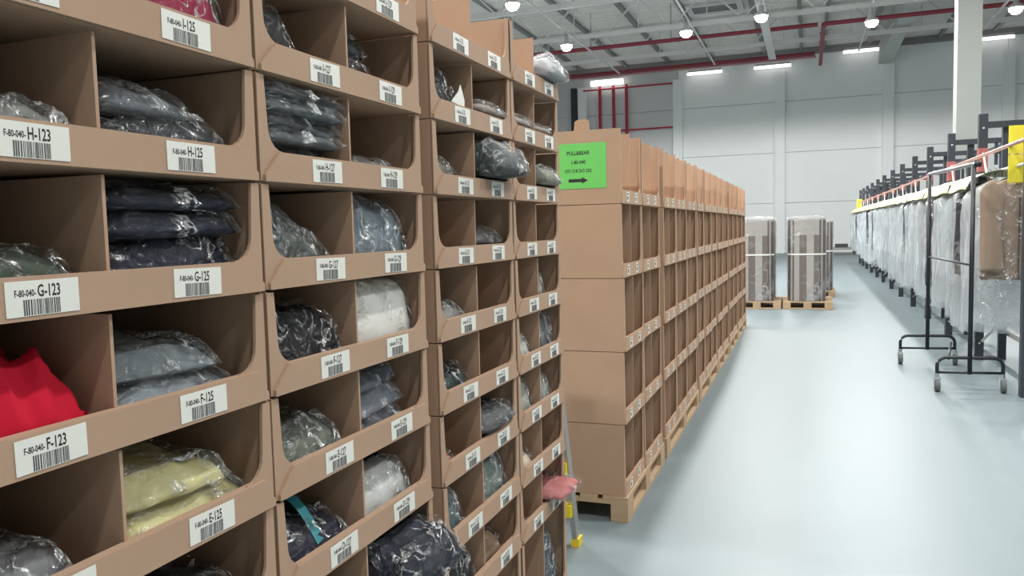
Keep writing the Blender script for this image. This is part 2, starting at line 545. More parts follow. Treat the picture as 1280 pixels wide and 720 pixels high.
def carton_meshes(wd, h, d, lip, wing, m, far, cut=False):
    k = (round(wd, 3), round(h, 3), far, cut)
    if k in _cm:
        return _cm[k]
    # local frame: x depth (0 = front, negative = inwards), y along the aisle, z up
    g = 0.003
    body = MB()
    body.box(-d, -TH, g, wd - g, 0.001, TH)                       # bottom
    body.box(-d, -d + TH, g, wd - g, TH, h - 0.002)               # back
    # side panels with a small sloping front top
    for y0 in (g, wd - g - TH):
        hs = lip + 0.02 if (cut and y0 > g) else h - 0.002
        body.prism([(-d + TH, TH), (-TH, TH), (-TH, hs), (-d + TH, h - 0.002)], 'y', y0, y0 + TH)
    mid = wd / 2
    dv = MB().box(-d + TH, -0.012 + (0.003 if far else 0), mid - TH / 2, mid + TH / 2, TH, h - 0.006)
    ch = 0.045 if not far else 0.03
    led = MB()
    pts = [(0.010, 0.001), (wd - 0.006, 0.001), (wd - 0.006, lip * 0.25), (wd - 0.016, lip * 0.42), (wd - 0.016, lip * 0.9), (wd - 0.03, lip), (0.012 + ch, lip), (0.010, lip * 0.22)]
    led.prism(pts, 'x', -0.0025, 0.0035)
    # double folded top edge of the lip
    led.box(-0.016, -0.0025, 0.014 + ch, wd - 0.035, lip - 0.012, lip)
    wl = MB()
    r = 0.045 if not far else 0.03
    arc = lambda cx, cz, a0, a1, n=5: [(cx + r * math.cos(a0 + (a1 - a0) * i / n), cz + r * math.sin(a0 + (a1 - a0) * i / n)) for i in range(n + 1)]
    tw = wing * (0.8 if not far else 0.6)
    pl = [(g, 0.002), (wing + r, 0.002), (wing + r, lip + 0.001)] + arc(wing + r, lip + 0.001 + r, -PI / 2, -PI, 5)[1:] + [(tw, h - 0.004), (g, h - 0.004)]
    wl.prism(pl, 'x', -TH - 0.003, -0.003)
    wr = MB()
    pr = [(wd - p[0], p[1]) for p in pl][::-1]
    if cut:
        pr = [(p[0], min(p[1], lip + 0.02)) for p in pr]
    wr.prism(pr, 'x', -TH - 0.003, -0.003)
    lw, lh = (0.107, 0.046) if not far else (0.062, 0.055)
    lab = MB().box(-0.0004, 0.0004, -lw / 2, lw / 2, -lh / 2, lh / 2)
    rnd = random.Random(5)
    bar = MB()
    if not far:
        yy = -lw / 2 + 0.024
        while yy < lw / 2 - 0.03:
            bw = rnd.choice((0.0009, 0.0012, 0.002))
            bar.box(0.0004, 0.0007, yy, yy + bw, -lh / 2 + 0.001, -lh / 2 + 0.0215)
            yy += bw + rnd.choice((0.0008, 0.0012, 0.0018))
    else:
        bar.box(0.0004, 0.0008, -0.02, 0.006, -0.018, 0.004)
        bar.box(0.0004, 0.0008, -0.02, 0.02, 0.012, 0.02)
    _cm[k] = dict(body=body.mesh('body', m), divider=dv.mesh('divider', m), ledge=led.mesh('ledge', m), wl=wl.mesh('front_wing', m), wr=wr.mesh('front_wing', m),
                  label=lab.mesh('label', M['label']), bar=bar.mesh('barcode', M['inkgrey']))
    return _cm[k]


def carton(x, y0, y1, z, h, d, lip, label, codes=None, far=False, wing=0.03, m=None, labels=True, cut=False):
    wd = y1 - y0
    ms = carton_meshes(wd, h, d, lip, wing, m or M['card'], far, cut)
    t = empty('open_front_carton', (x, y0, z), label, 'carton', group='far cardboard bin cartons' if far else 'near cardboard bin cartons')
    link('body', ms['body'], t)
    link('divider', ms['divider'], t)
    led = link('ledge', ms['ledge'], t)
    link('front_wing', ms['wl'], t)
    link('front_wing', ms['wr'], t)
    if labels:
        for j, fr in enumerate((0.325, 0.745) if not far else (0.27, 0.68)):
            lz = lip * 0.5 + (0.001 if not far else 0.002)
            jit = random.uniform(-0.004, 0.004)
            lb = link('label', ms['label'], t, (0.0042, wd * fr + jit, lz))
            lb.rotation_euler = (random.uniform(-0.02, 0.02), 0, 0)
            link('barcode', ms['bar'], lb)
            if codes:
                tm = MB()
                v1, f1, w1 = text_geo('F-80-040-', 0.0125, 0.62)
                v2, f2, w2 = text_geo(codes[j], 0.0225, 0.60)
                x0 = -0.107 / 2 + 0.012
                tm.add([(0.0006, x0 + v[0], 0.0028 + v[1]) for v in v1], f1)
                tm.add([(0.0006, x0 + w1 + 0.002 + v[0], 0.0015 + v[1]) for v in v2], f2)
                tm.build('code_text', M['ink'], lb)
    return t


FX = -0.95                      # front plane of the near row
NB = [(0.53, 1.208), (1.212, 1.868), (1.932, 2.545), (2.551, 3.087)]
NUM = [('123', '125'), ('127', '129'), ('131', '133'), ('135', '137')]
P_, ZB = 0.2042, 0.543
TIERS = 'ABCDEFGHIJ'
D1 = 0.76
BLK = ['stack holding the red cloth', 'stack with the white bag', 'stack beside the pallet gap', 'stack next to the ladder']


def tier_z(k):
    return 0.144 if k == 0 else ZB + (k - 1) * P_


pallet(FX - 0.78, FX - 0.005, 0.50, 1.885, 'wooden pallet under the stacks with red cloth and white bag')
pallet(FX - 0.78, FX - 0.005, 1.915, 3.09, 'wooden pallet under the stacks beside the ladder')
for b_, (y0, y1) in enumerate(NB):
    for k, L in enumerate(TIERS):
        z = tier_z(k)
        h = (ZB - 0.144) if k == 0 else P_
        cs = tuple(L + '-' + n for n in NUM[b_])
        carton(FX + random.uniform(-0.002, 0.002), y0, y1, z, h - 0.0005, D1, 0.058,
               'brown open-front carton of tier %s in the %s' % (L, BLK[b_]), cs, cut=(k == 9 and b_ == 3))

# ------------------------------------------------------------------ far row of cartons
FU = [[4.27, 4.83, 5.45], [5.57, 6.14, 6.70, 7.33], [7.42, 7.92, 8.50, 9.00], [9.05, 9.64, 10.32], [10.42, 11.05, 11.68], [11.74, 12.50, 13.25]]
P2, FX2 = 0.413, -0.959
ORD = ['first', 'second', 'third', 'fourth', 'fifth', 'sixth', 'seventh', 'eighth', 'ninth', 'tenth', 'eleventh', 'twelfth', 'thirteenth', 'fourteenth', 'fifteenth']
TN = ['bottom tier on the pallet', 'second tier up', 'middle tier', 'fourth tier up', 'open top tier']
ci = 0
for ui, U in enumerate(FU):
    pallet(FX2 - 0.8, FX2 + 0.012, U[0] - 0.01, U[-1] + 0.01, 'wooden pallet, %s along the carton row starting at the green sign' % ORD[ui])
    for j in range(len(U) - 1):
        for k in range(5):
            carton(FX2 + random.uniform(-0.006, 0.006), U[j], U[j + 1] - 0.004, 0.144 + k * P2, P2 - 0.001, 0.78, 0.076,
                   'brown carton, %s column from the green sign, %s' % (ORD[ci], TN[k]), None, True, 0.032, M['card2'])
        ci += 1

# green sign on the end carton
yF = 4.27 + 0.003
sg = tag(MB().box(-1.315, -1.045, yF - 0.0025, yF - 0.0005, 1.885, 2.135).build('paper_sign', M['green']), 'green paper sign with black text and arrow on end carton', 'sign')
def sign_text(s, size, cx, z, xs=0.85, name='sign_text'):
    v, f, w_ = text_geo(s, size, xs)
    MB().add([(cx - w_ / 2 + p[0], yF - 0.003, z + p[1]) for p in v], f).build(name, M['ink'], sg)
sign_text('PULL&BEAR', 0.030, -1.205, 2.072)
sign_text('1-80-040', 0.028, -1.205, 2.022)
sign_text('DO 218 DO 202', 0.026, -1.205, 1.975)
MB().add([(-1.262, yF - 0.003, 1.921), (-1.185, yF - 0.003, 1.921), (-1.185, yF - 0.003, 1.912), (-1.150, yF - 0.003, 1.930), (-1.185, yF - 0.003, 1.948), (-1.185, yF - 0.003, 1.939), (-1.262, yF - 0.003, 1.939)],
         [(0, 1, 5, 6), (1, 2, 3, 4, 5)]).build('arrow', M['ink'], sg)
# cut carton flap peeping up behind the sign
tag(MB().prism([(-1.235, 2.207), (-1.145, 2.207), (-1.15, 2.262), (-1.17, 2.272), (-1.215, 2.268), (-1.23, 2.258)], 'y', 4.30, 4.306).build('carton_flap', M['card2']),
    'small raised cardboard tab behind the top of green sign carton', 'cardboard flap')

# ------------------------------------------------------------------ bags and garments in the near cartons
def fbm(x, y, z, o=3):
    return noise.fractal(Vector((x, y, z)), 0.8, 2.0, o)


def pillow(W, D, H, seed, amp=0.15, freq=7.0, crinkle=0.004, cf=30.0, pw=4.0, grow=0.0, nx=34, ny=28, ridged=False, slope=0.0, sag=0.0, wrk=0.10):
    """soft folded slab lying on z=0: local x width, y depth (front is -y)"""
    vs = []
    W2, D2 = W / 2 + grow, D / 2 + grow
    s = seed * 3.17
    top, bot = {}, {}
    for j in range(ny + 1):
        for i in range(nx + 1):
            u = 2 * i / nx - 1
            v = 2 * j / ny - 1
            # rounded outline
            uu = u * math.sqrt(1 - 0.10 * v * v)
            vv = v * math.sqrt(1 - 0.10 * u * u)
            pf = max(0.0, (1 - abs(u) ** pw) * (1 - abs(v) ** pw)) ** 0.45
            ex = 1 + 0.05 * noise.noise(Vector((u * 2 + s, v * 2, 1.3)))
            x = uu * W2 * ex
            y = vv * D2 * (1 + 0.05 * noise.noise(Vector((u * 2, v * 2 + s, 5.1))))
            lo = fbm(x * freq + s, y * freq, 0.5)
            if ridged:
                ca, sa = math.cos(s), math.sin(s)
                wx = x + 0.02 * noise.noise(Vector((x * 9, y * 9, s)))
                p1 = noise.noise(Vector(((wx * ca + y * sa) * cf * 1.5 + s, (y * ca - wx * sa) * cf * 0.45, 2.5)))
                p2 = noise.noise(Vector(((wx * sa + y * ca) * cf * 1.2, (y * sa - wx * ca) * cf * 0.5 + s, 7.5)))
                hi = 1 - 1.6 * abs(p1) - 1.2 * abs(p2)
            else:
                hi = fbm(x * cf + s, y * cf, 2.5, 2)
            cs_, sn_ = math.cos(seed * 1.7), math.sin(seed * 1.7)
            fo = 1 - 2.4 * abs(noise.noise(Vector(((x * cs_ + y * sn_) * 17 + s, (y * cs_ - x * sn_) * 6.0, 9.1))))
            z = H * pf * (1 + amp * lo + wrk * fo + slope * u - sag * (v + 1) * 0.5) + crinkle * hi * (0.3 + pf) + grow * pf
            zb = 0.22 * H * (1 - pf) - (grow * 0.3 * pf)
            border = i in (0, nx) or j in (0, ny)
            k = len(vs)
            if border:
                vs.append((x, y, zb + crinkle * hi))
                top[i, j] = bot[i, j] = k
            else:
                vs.append((x, y, max(z, zb + 0.002)))
                vs.append((x, y, max(zb, -0.002)))
                top[i, j], bot[i, j] = k, k + 1
    fs = []
    for j in range(ny):
        for i in range(nx):
            fs.append((top[i, j], top[i + 1, j], top[i + 1, j + 1], top[i, j + 1]))
            fs.append((bot[i, j], bot[i, j + 1], bot[i + 1, j + 1], bot[i + 1, j]))
    return vs, fs


_seed = [11]


def bag(b_, side, L, label, rgb, W=0.27, D=0.36, H=0.06, dy=0.0, gap=0.01, dz=0.0, rot=(0, 0, 0), filmk='film', name='bagged_garment', cat='bagged garment',
        amp=0.15, cr=0.003, bare=False, slope=0.0, pw=6.0, cap=True, group=None, wrk=0.10, fgrow=0.007, fcr=0.008, sag=0.0, freq=7.0):
    """one folded garment in a clear bag, lying in a cell of the near row; gap = distance of its front edge behind the lip"""
    _seed[0] += 1
    sd = _seed[0]
    y0, y1 = NB[b_ - 1]
    half = (y1 - y0) / 2
    if cap:
        W = min(W, half - 0.032)
    if dz < 0.056:
        gap = max(gap, 0.008)
    yc = y0 + half * (0.5 if side == 'L' else 1.5) + dy
    z = tier_z(TIERS.index(L)) + 0.0075 + dz
    fx = FX - 0.02 - gap
    t = empty(name, (fx - D / 2, yc, z), label, cat, (rot[0], rot[1], PI / 2 + rot[2]), group)
    vs, fs = pillow(W, D, H, sd, amp, freq, cr, pw=pw, slope=slope, sag=sag, nx=34 if not bare else 90, ny=28 if not bare else 80, cf=30.0 if not bare else 15.0, ridged=bare, wrk=wrk if not bare else 0.3)
    MB().add(vs, fs).build('garment', fabric(rgb), t, True)
    if not bare:
        vs, fs = pillow(W, D, H, sd, amp, freq, fcr, 26.0, pw + 1, fgrow, 44, 36, True, slope, sag, wrk)
        MB().add(vs, fs).build('polybag', M[filmk], t, False)
    return t


NAVY, CHAR, GREY, BLK_ = (34, 38, 52), (46, 50, 54), (150, 158, 164), (18, 18, 20)
# stack 1 -------------------------------------------------------------
bag(1, 'R', 'I', 'pink garment in clear bag filling the I-125 bin', (150, 40, 72), 0.31, 0.42, 0.155, gap=0.0, filmk='film', pw=8)
bag(1, 'L', 'H', 'flat pale garment in crinkled clear bag, bin H-123', (120, 122, 118), 0.31, 0.34, 0.082, gap=0.0, dy=0.01, filmk='film_dense', pw=8)
bag(1, 'R', 'H', 'grey slab-like bagged garment lying on top in bin H-125', (92, 98, 104), 0.2, 0.36, 0.045, dy=-0.055, dz=0.083, gap=0.01, rot=(0, 0, 0.1), filmk='film_dense')
bag(1, 'R', 'H', 'dark bagged garment lying underneath in bin H-125', (40, 44, 50), 0.31, 0.4, 0.092, gap=0.0, filmk='film_dense', pw=6)
bag(1, 'L', 'G', 'dark green flat bagged garment in bin G-123', (70, 80, 70), 0.29, 0.40, 0.076, gap=0.01, dy=0.005, pw=8)
for k in range(3):
    bag(1, 'R', 'G', 'navy garment in shiny bag, %s of three in bin G-125' % ('lowest', 'middle', 'topmost')[k], NAVY, 0.311, 0.42, (0.104, 0.052, 0.036)[k], dz=(0, 0.094, 0.141)[k], gap=0.0 + 0.004 * (2 - k), filmk='film', amp=0.12, pw=7)
bag(1, 'R', 'F', 'grey melange bagged garment, lower of pair in bin F-125', (120, 130, 136), 0.29, 0.40, 0.07, dy=-0.01, gap=0.01, filmk='film_dense', rot=(0, 0.02, 0.06), pw=5)
bag(1, 'R', 'F', 'grey melange bagged garment, upper of pair in bin F-125', (132, 142, 148), 0.26, 0.38, 0.055, dy=-0.025, dz=0.066, gap=0.02, filmk='film_dense', rot=(0, 0.03, -0.05), pw=5)
bag(1, 'L', 'F', 'bright red unbagged cloth heaped in bin F-123', (188, 22, 48), 0.31, 0.42, 0.135, dy=0.0, gap=-0.008, bare=True, name='red_cloth', cat='cloth', amp=0.2, cr=0.034, slope=-0.30, freq=5.0, pw=6)
bag(1, 'L', 'E', 'clear crinkled bag with pale garment in bin E-123', (120, 122, 124), 0.27, 0.36, 0.068, dy=-0.02, gap=0.0, filmk='film_dense', pw=6)
bag(1, 'R', 'E', 'pale yellow bagged garment, lower of pair in bin E-125', (206, 200, 144), 0.30, 0.40, 0.07, dy=-0.0, gap=0.0, filmk='film_dense', rot=(0, 0, 0.05), amp=0.3, pw=6)
bag(1, 'R', 'E', 'pale yellow bagged garment, upper of pair in bin E-125', (212, 206, 150), 0.25, 0.36, 0.062, dy=-0.025, dz=0.062, gap=0.015, filmk='film_dense', rot=(0, 0.02, -0.08), amp=0.3)
bag(1, 'R', 'D', 'dark garment in dim bag in bin D-125', (70, 74, 80), 0.28, 0.36, 0.085, gap=0.01)
# stack 2 -------------------------------------------------------------
bag(2, 'L', 'I', 'black bagged garment slumped at the side of bin I-127', BLK_, 0.20, 0.36, 0.145, dy=-0.05, gap=0.0, slope=-0.35)
bag(2, 'R', 'I', 'black bagged garment on the floor of bin I-129', BLK_, 0.15, 0.34, 0.10, dy=-0.08, gap=0.0, slope=-0.2)
bag(2, 'R', 'I', 'dark grey bagged garment upper in bin I-129', (62, 64, 70), 0.18, 0.30, 0.06, dy=-0.06, dz=0.105, gap=0.05, slope=-0.2)
for k in range(5):
    bag(2, 'L', 'H', 'charcoal bagged garment with pale edge, %s in the H-127 pile' % ('bottom', 'second', 'middle', 'fourth', 'top')[k], (78, 84, 88) if k % 2 else (44, 48, 52), 0.30, 0.40, 0.078 if k == 0 else 0.031, dy=0.0, dz=0.0 if k == 0 else 0.071 + 0.029 * (k - 1), gap=-0.02 + 0.006 * (k % 3), filmk='film_dense', rot=(0, 0, random.uniform(-0.05, 0.05)), pw=8)
bag(2, 'R', 'H', 'empty crumpled clear bag lying flat in bin H-129', (170, 168, 160), 0.24, 0.25, 0.066, gap=0.0, filmk='film_dense')
bag(2, 'L', 'G', 'dark green-grey bagged garment slumping across bin G-127', (56, 66, 62), 0.28, 0.38, 0.135, dy=-0.01, gap=0.0, slope=-0.42, filmk='film_dense')
bag(2, 'R', 'G', 'large blue-grey bagged garment filling bin G-129', (112, 126, 136), 0.30, 0.36, 0.172, dy=-0.005, gap=-0.005, filmk='film_dense', amp=0.06, slope=-0.1, pw=9, wrk=0.05)
bag(2, 'L', 'F', 'bulky black bagged garment in bin F-127', BLK_, 0.31, 0.40, 0.135, dy=0.0, gap=-0.01, amp=0.06, pw=9)
bag(2, 'R', 'F', 'bulging white bagged garment filling bin F-129', (232, 232, 226), 0.31, 0.42, 0.18, dy=0.0, gap=0.008, amp=0.03, filmk='film', pw=12, cap=False, wrk=0.03)
bag(2, 'L', 'E', 'olive grey bagged garment in bin E-127', (96, 104, 92), 0.28, 0.38, 0.095, dy=-0.01, gap=-0.005, filmk='film_dense', slope=0.1)
for k in range(3):
    bag(2, 'R', 'E', 'rolled blue-grey bagged garment, %s in bin E-129' % ('bottom', 'middle', 'top')[k], ((60, 64, 74), (112, 120, 130), (88, 96, 110))[k], 0.25, 0.36, 0.062, dy=-0.025, dz=0.056 * k, gap=0.0 + 0.02 * k, filmk='film_dense', rot=(0, -0.04, 0.05 * k))
tb = bag(2, 'L', 'D', 'dark navy bagged garment with teal band in bin D-127', (38, 38, 52), 0.30, 0.38, 0.095, gap=0.0, slope=-0.05)
tmb = MB()
tv = []
for i in range(15):
    a = i / 14
    yy = -0.18 + 0.25 * a
    zz = 0.03 + 0.105 * math.sin(min(1, a * 3.2) * PI / 2) + 0.012
    xx = 0.03 - 0.08 * a
    tv += [(xx - 0.016, yy, zz), (xx + 0.016, yy + 0.006, zz + 0.002)]
tmb.add(tv, [(2 * i, 2 * i + 1, 2 * i + 3, 2 * i + 2) for i in range(14)])
tmb.build('teal_band', mat('teal_ribbon', (52, 150, 158), 0.5), tb, True)['label'] = 'bright teal ribbon'
wb = bag(2, 'R', 'D', 'white bagged garment with a black band in bin D-129', (204, 206, 204), 0.28, 0.38, 0.115, dy=-0.02, gap=0.0, filmk='film_dense', slope=0.05)
bmb = MB()
bv = []
for i in range(15):
    a = -1 + 2 * i / 14
    pf = max(0, (1 - abs(a) ** 4)) ** 0.45
    zz = 0.115 * pf * 1.12 + 0.012
    bv += [(a * 0.13, -0.13 + 0.02 * a, zz), (a * 0.13, -0.095 + 0.02 * a, zz + 0.002)]
bmb.add(bv, [(2 * i, 2 * i + 1, 2 * i + 3, 2 * i + 2) for i in range(14)])
bmb.build('black_band', fabric((30, 30, 32)), wb, True)
bag(2, 'R', 'C', 'big navy bagged garment bulging out of the C-129 bin', (30, 34, 46), 0.31, 0.42, 0.1, dy=0.015, gap=-0.12, dz=0.06, rot=(0.12, 0, 0), amp=0.12, filmk='film')
bag(2, 'L', 'C', 'dark bagged garment low in the C-127 bin', (50, 50, 56), 0.27, 0.36, 0.10, gap=0.02)
# stack 3 -------------------------------------------------------------
tg = bag(3, 'L', 'I', 'black bagged garment with white paper tag in bin I-131', BLK_, 0.25, 0.36, 0.15, dy=-0.02, gap=0.0, slope=-0.1, pw=7)
MB().prism([(0.0, 0.055), (0.09, 0.05), (0.092, 0.07), (0.066, 0.112), (0.05, 0.09)], 'y', -0.206, -0.204).build('paper_tag', M['label'], tg)
bag(3, 'R', 'I', 'clear crumpled bag on the lip of bin I-133', (150, 142, 134), 0.25, 0.2, 0.03, gap=-0.02, filmk='film_dense', dz=0.058)
bag(3, 'L', 'H', 'olive grey bagged garment sagging in bin H-131', (110, 112, 98), 0.26, 0.34, 0.105, dy=-0.01, gap=0.0, filmk='film_dense', slope=-0.3)
bag(3, 'R', 'H', 'large dark green bagged garment bulging out of bin H-133', (44, 58, 58), 0.29, 0.40, 0.105, dy=0.0, gap=-0.10, dz=0.06, amp=0.06, filmk='film_dense', pw=5)
for k in range(2):
    bag(3, 'R', 'G', 'thin dark bagged garment, %s of two in bin G-133' % ('lower', 'upper')[k], (72, 70, 70), 0.27, 0.36, 0.05, dz=0.045 * k, gap=0.0, filmk='film_dense')
bag(3, 'L', 'F', 'clear wrinkled bag low in bin F-131', (130, 128, 120), 0.26, 0.32, 0.075, gap=-0.01, filmk='film_dense')
bag(3, 'L', 'E', 'dark green bagged garment low in bin E-131', (40, 52, 50), 0.27, 0.36, 0.09, gap=0.0)
bag(3, 'L', 'D', 'small russet bagged garment at the side of bin D-131', (150, 96, 78), 0.14, 0.3, 0.08, dy=-0.07, gap=0.0, filmk='film')
for k in range(2):
    bag(3, 'R', 'D', 'black and white bagged garment, %s of two in bin D-133' % ('lower', 'upper')[k], ((52, 52, 54), (70, 70, 72))[k], 0.27, 0.38, 0.06, dz=0.058 * k, gap=-0.03 * k, filmk='film_dense')
bag(3, 'L', 'C', 'teal grey bagged garment standing in bin C-131', (70, 92, 96), 0.18, 0.36, 0.15, dy=-0.04, gap=-0.01, filmk='film_dense')
bag(3, 'R', 'C', 'grey-green glossy bag full of cloth in bin C-133', (108, 122, 116), 0.26, 0.38, 0.152, dy=-0.01, gap=-0.03, filmk='film_dense')
bag(3, 'L', 'B', 'black bagged garment in bin B-131', (30, 32, 34), 0.26, 0.36, 0.14, gap=0.0)
bag(3, 'R', 'B', 'small beige bagged garment at the back of bin B-133', (168, 140, 116), 0.2, 0.3, 0.075, gap=0.03)
# stack 4 -------------------------------------------------------------
bag(4, 'R', 'J', 'silvery bagged garment piled on the top tier by ladder', (150, 154, 158), 0.22, 0.40, 0.06, dy=0.03, gap=-0.07, dz=0.06, filmk='film_dense', amp=0.3, fcr=0.022, cap=False)
bag(4, 'L', 'I', 'flat clear bag along the lip of bin I-135', (150, 142, 134), 0.24, 0.22, 0.03, gap=-0.015, filmk='film_dense', dz=0.058)
bag(4, 'R', 'I', 'flat clear bag along the lip of bin I-137', (150, 142, 134), 0.22, 0.22, 0.025, gap=-0.01, filmk='film_dense', dz=0.058)
bag(4, 'R', 'H', 'olive grey bagged garment with loose film in bin H-137', (128, 132, 120), 0.24, 0.38, 0.07, dy=0.0, gap=-0.05, filmk='film_dense', slope=-0.2, dz=0.058)
bag(4, 'R', 'F', 'small clear bag of grey cloth standing in bin F-137', (130, 130, 124), 0.12, 0.3, 0.15, dy=-0.06, gap=0.0, filmk='film_dense')
bag(4, 'L', 'E', 'white and grey bagged garment slumping in bin E-135', (196, 198, 194), 0.25, 0.36, 0.125, dy=0.0, gap=-0.01, filmk='film_dense')
bag(4, 'R', 'E', 'dark grey bagged garment filling bin E-137', (84, 88, 90), 0.24, 0.36, 0.165, dy=0.0, gap=-0.01, filmk='film_dense')
bag(4, 'L', 'D', 'pale grey-green bagged garment in bin D-135', (160, 168, 156), 0.25, 0.36, 0.13, gap=-0.01, filmk='film_dense')
bag(4, 'R', 'D', 'clear crinkled bag standing in bin D-137', (140, 144, 140), 0.18, 0.32, 0.15, dy=-0.03, gap=0.0, filmk='film_dense')
bag(4, 'L', 'B', 'small beige bagged garment at the back of bin B-135', (168, 134, 108), 0.16, 0.3, 0.11, dy=-0.03, gap=0.06)
bag(4, 'L', 'C', 'creamy folded bagged garment on the lip of bin C-135', (214, 200, 180), 0.22, 0.3, 0.08, dy=-0.0, gap=-0.01, filmk='film')
bag(4, 'R', 'B', 'pink bagged garment sticking out over the B-137 lip', (176, 108, 106), 0.25, 0.44, 0.03, dy=0.01, gap=-0.09, dz=0.06, filmk='film', fgrow=0.01, cap=False, pw=7)
bag(4, 'R', 'A', 'blue-grey glossy bagged garment in the bottom bin A-137', (66, 78, 92), 0.24, 0.40, 0.30, gap=0.0, filmk='film_dense')

# ------------------------------------------------------------------ step ladder behind the near row
t = empty('step_ladder', (-1.16, 3.72, 0), 'aluminium step ladder with yellow feet and brackets beside cartons', 'ladder')
LY, LW = 0.16, 0.42
for sx in (0.0, -LW):
    MB().bar((sx + 0.02, LY, 0.02), (sx - 0.04, -0.14, 1.62), 0.028, 0.06).build('front_rail', M['alu'], t)
    MB().bar((sx + 0.02, -0.42, 0.02), (sx - 0.04, -0.18, 1.62), 0.028, 0.05).build('rear_rail', M['alu'], t)
    for yy in (LY, -0.42):
        MB().box(sx + 0.0, sx + 0.042, yy - 0.035, yy + 0.035, 0, 0.045).build('foot', M['yellow'], t)
for k in range(6):
    z = 0.2 + 0.235 * k
    a = (z - 0.02) / 1.6
    yc = LY + (-0.14 - LY) * a
    st = MB().box(-LW - 0.01, 0.005 - 0.06 * a, yc - 0.05, yc + 0.05, z, z + 0.025).build('tread', M['alu'], t)
    MB().box(-0.012 - 0.06 * a, 0.026 - 0.06 * a, yc - 0.06, yc - 0.01, z - 0.022, z + 0.04).build('tread_bracket', M['yellow'], st)
MB().box(-LW - 0.06, -0.02, -0.22, -0.1, 1.6, 1.64).build('top_cap', M['yellow'], t)

# ------------------------------------------------------------------ wrapped pallets at the end of the aisle
def wrapped(x0, x1, y0, y1, label, h, seed, dark_side=False):
    cx, cy = (x0 + x1) / 2, (y0 + y1) / 2
    t = empty('wrapped_carton_stack', (cx, cy, 0.144), label, 'carton stack')
    W2, D2 = (x1 - x0) / 2 - 0.03, (y1 - y0) / 2 - 0.03
    rnd = random.Random(seed)
    H = h - 0.144
    # octagonal core of upright cartons: front face strips as separate panels
    core = MB().prism([(-W2 + 0.1, -D2 + 0.02), (W2 - 0.1, -D2 + 0.02), (W2 - 0.01, -D2 + 0.14), (W2 - 0.01, D2 - 0.1), (W2 - 0.1, D2), (-W2 + 0.1, D2), (-W2 + 0.01, D2 - 0.1), (-W2 + 0.01, -D2 + 0.14)], 'z', 0, H - 0.03)
    core.build('carton_core', M['darkbrown'], t)
    n = 6
    xs = [-W2 + 0.1 + (2 * W2 - 0.2) * i / (n - 2 + 0.0001) for i in range(n - 1)]
    segs = []
    pts = [(-W2, -D2 + 0.16), (-W2 + 0.09, -D2 + 0.03)] + [(-W2 + 0.09 + (2 * W2 - 0.18) * i / 4, -D2 + 0.005 - 0.02 * math.sin(PI * i / 4)) for i in range(1, 4)] + [(W2 - 0.09, -D2 + 0.03), (W2, -D2 + 0.16)]
    for i in range(len(pts) - 1):
        (xa, ya), (xb, yb) = pts[i], pts[i + 1]
        mm = (M['greysheet'], M['greysheet'], M['brownsheet'], M['greysheet'], M['brownsheet'], M['greysheet'])[i]
        MB().prism([(xa, ya), (xb, yb), (xb, yb + 0.02), (xa, ya + 0.02)], 'z', 0.01, H - (0.0 if mm is M['greysheet'] else 0.32)).build('carton_panel', mm, t)
        if mm is not M['greysheet']:
            MB().prism([(xa, ya), (xb, yb), (xb, yb + 0.02), (xa, ya + 0.02)], 'z', H - 0.318, H).build('carton_panel', M['greysheet'], t)
    MB().prism([(p[0] * 1.01, p[1] - 0.012) for p in pts] + [(p[0] * 1.01, p[1] - 0.004) for p in pts[::-1]], 'z', H * 0.56, H * 0.56 + 0.03).build('strap', M['strap'], t)
    # crumpled wrap round and over the top
    vs, fs = [], []
    ring = [(-W2 - 0.015, -D2 + 0.12), (-W2 + 0.07, -D2 - 0.03), (0, -D2 - 0.04), (W2 - 0.07, -D2 - 0.03), (W2 + 0.015, -D2 + 0.12), (W2 + 0.015, D2 - 0.05), (W2 - 0.06, D2 + 0.01), (-W2 + 0.06, D2 + 0.01), (-W2 - 0.015, D2 - 0.05)]
    fine = []
    for i in range(len(ring)):
        a, b2 = ring[i], ring[(i + 1) % len(ring)]
        for k in range(5):
            fine.append((a[0] + (b2[0] - a[0]) * k / 5, a[1] + (b2[1] - a[1]) * k / 5))
    nr = len(fine)
    zl = [0.0, 0.2, 0.4, 0.6, 0.8, 1.0, 1.2, H - 0.05, H + 0.02]
    for z in zl:
        for (px, py) in fine:
            q = 0.012 * noise.noise(Vector((px * 9 + seed, py * 9, z * 5)))
            vs.append((px * (1 + q), py * (1 + q), z + 0.02 * noise.noise(Vector((px * 6, py * 6 + seed, z)))* (1 if z > H - 0.1 else 0.2)))
    for (px, py) in fine:
        vs.append((px * 0.45, py * 0.45, H + 0.05 + 0.05 * noise.noise(Vector((px * 7, py * 7, seed)))))
    for i in range(len(zl)):
        for k in range(nr):
            fs.append((i * nr + k, i * nr + (k + 1) % nr, (i + 1) * nr + (k + 1) % nr, (i + 1) * nr + k))
    fs.append(tuple(range(len(zl) * nr, (len(zl) + 1) * nr)))
    MB().add(vs, fs).build('stretch_wrap', M['wrap'], t, True)


pallet(-0.47, 0.43, 16.05, 17.25, 'wooden pallet under the wrapped stack with a white strap', 'x')
wrapped(-0.42, 0.34, 16.08, 17.2, 'striped carton stack in stretch wrap with white strap', 1.74, 3)
pallet(-1.40, -0.50, 16.0, 17.2, 'wooden pallet under the wrapped stack behind the carton row', 'x')
wrapped(-1.36, -0.60, 16.03, 17.15, 'carton stack in crumpled wrap beside the long carton row', 1.74, 8)
pallet(-0.3, 0.55, 18.6, 19.8, 'wooden pallet hidden behind the strapped carton stack', 'x')
wrapped(-0.22, 0.53, 18.65, 19.75, 'pale wrapped stack peeping out behind the strapped stack', 1.68, 12)

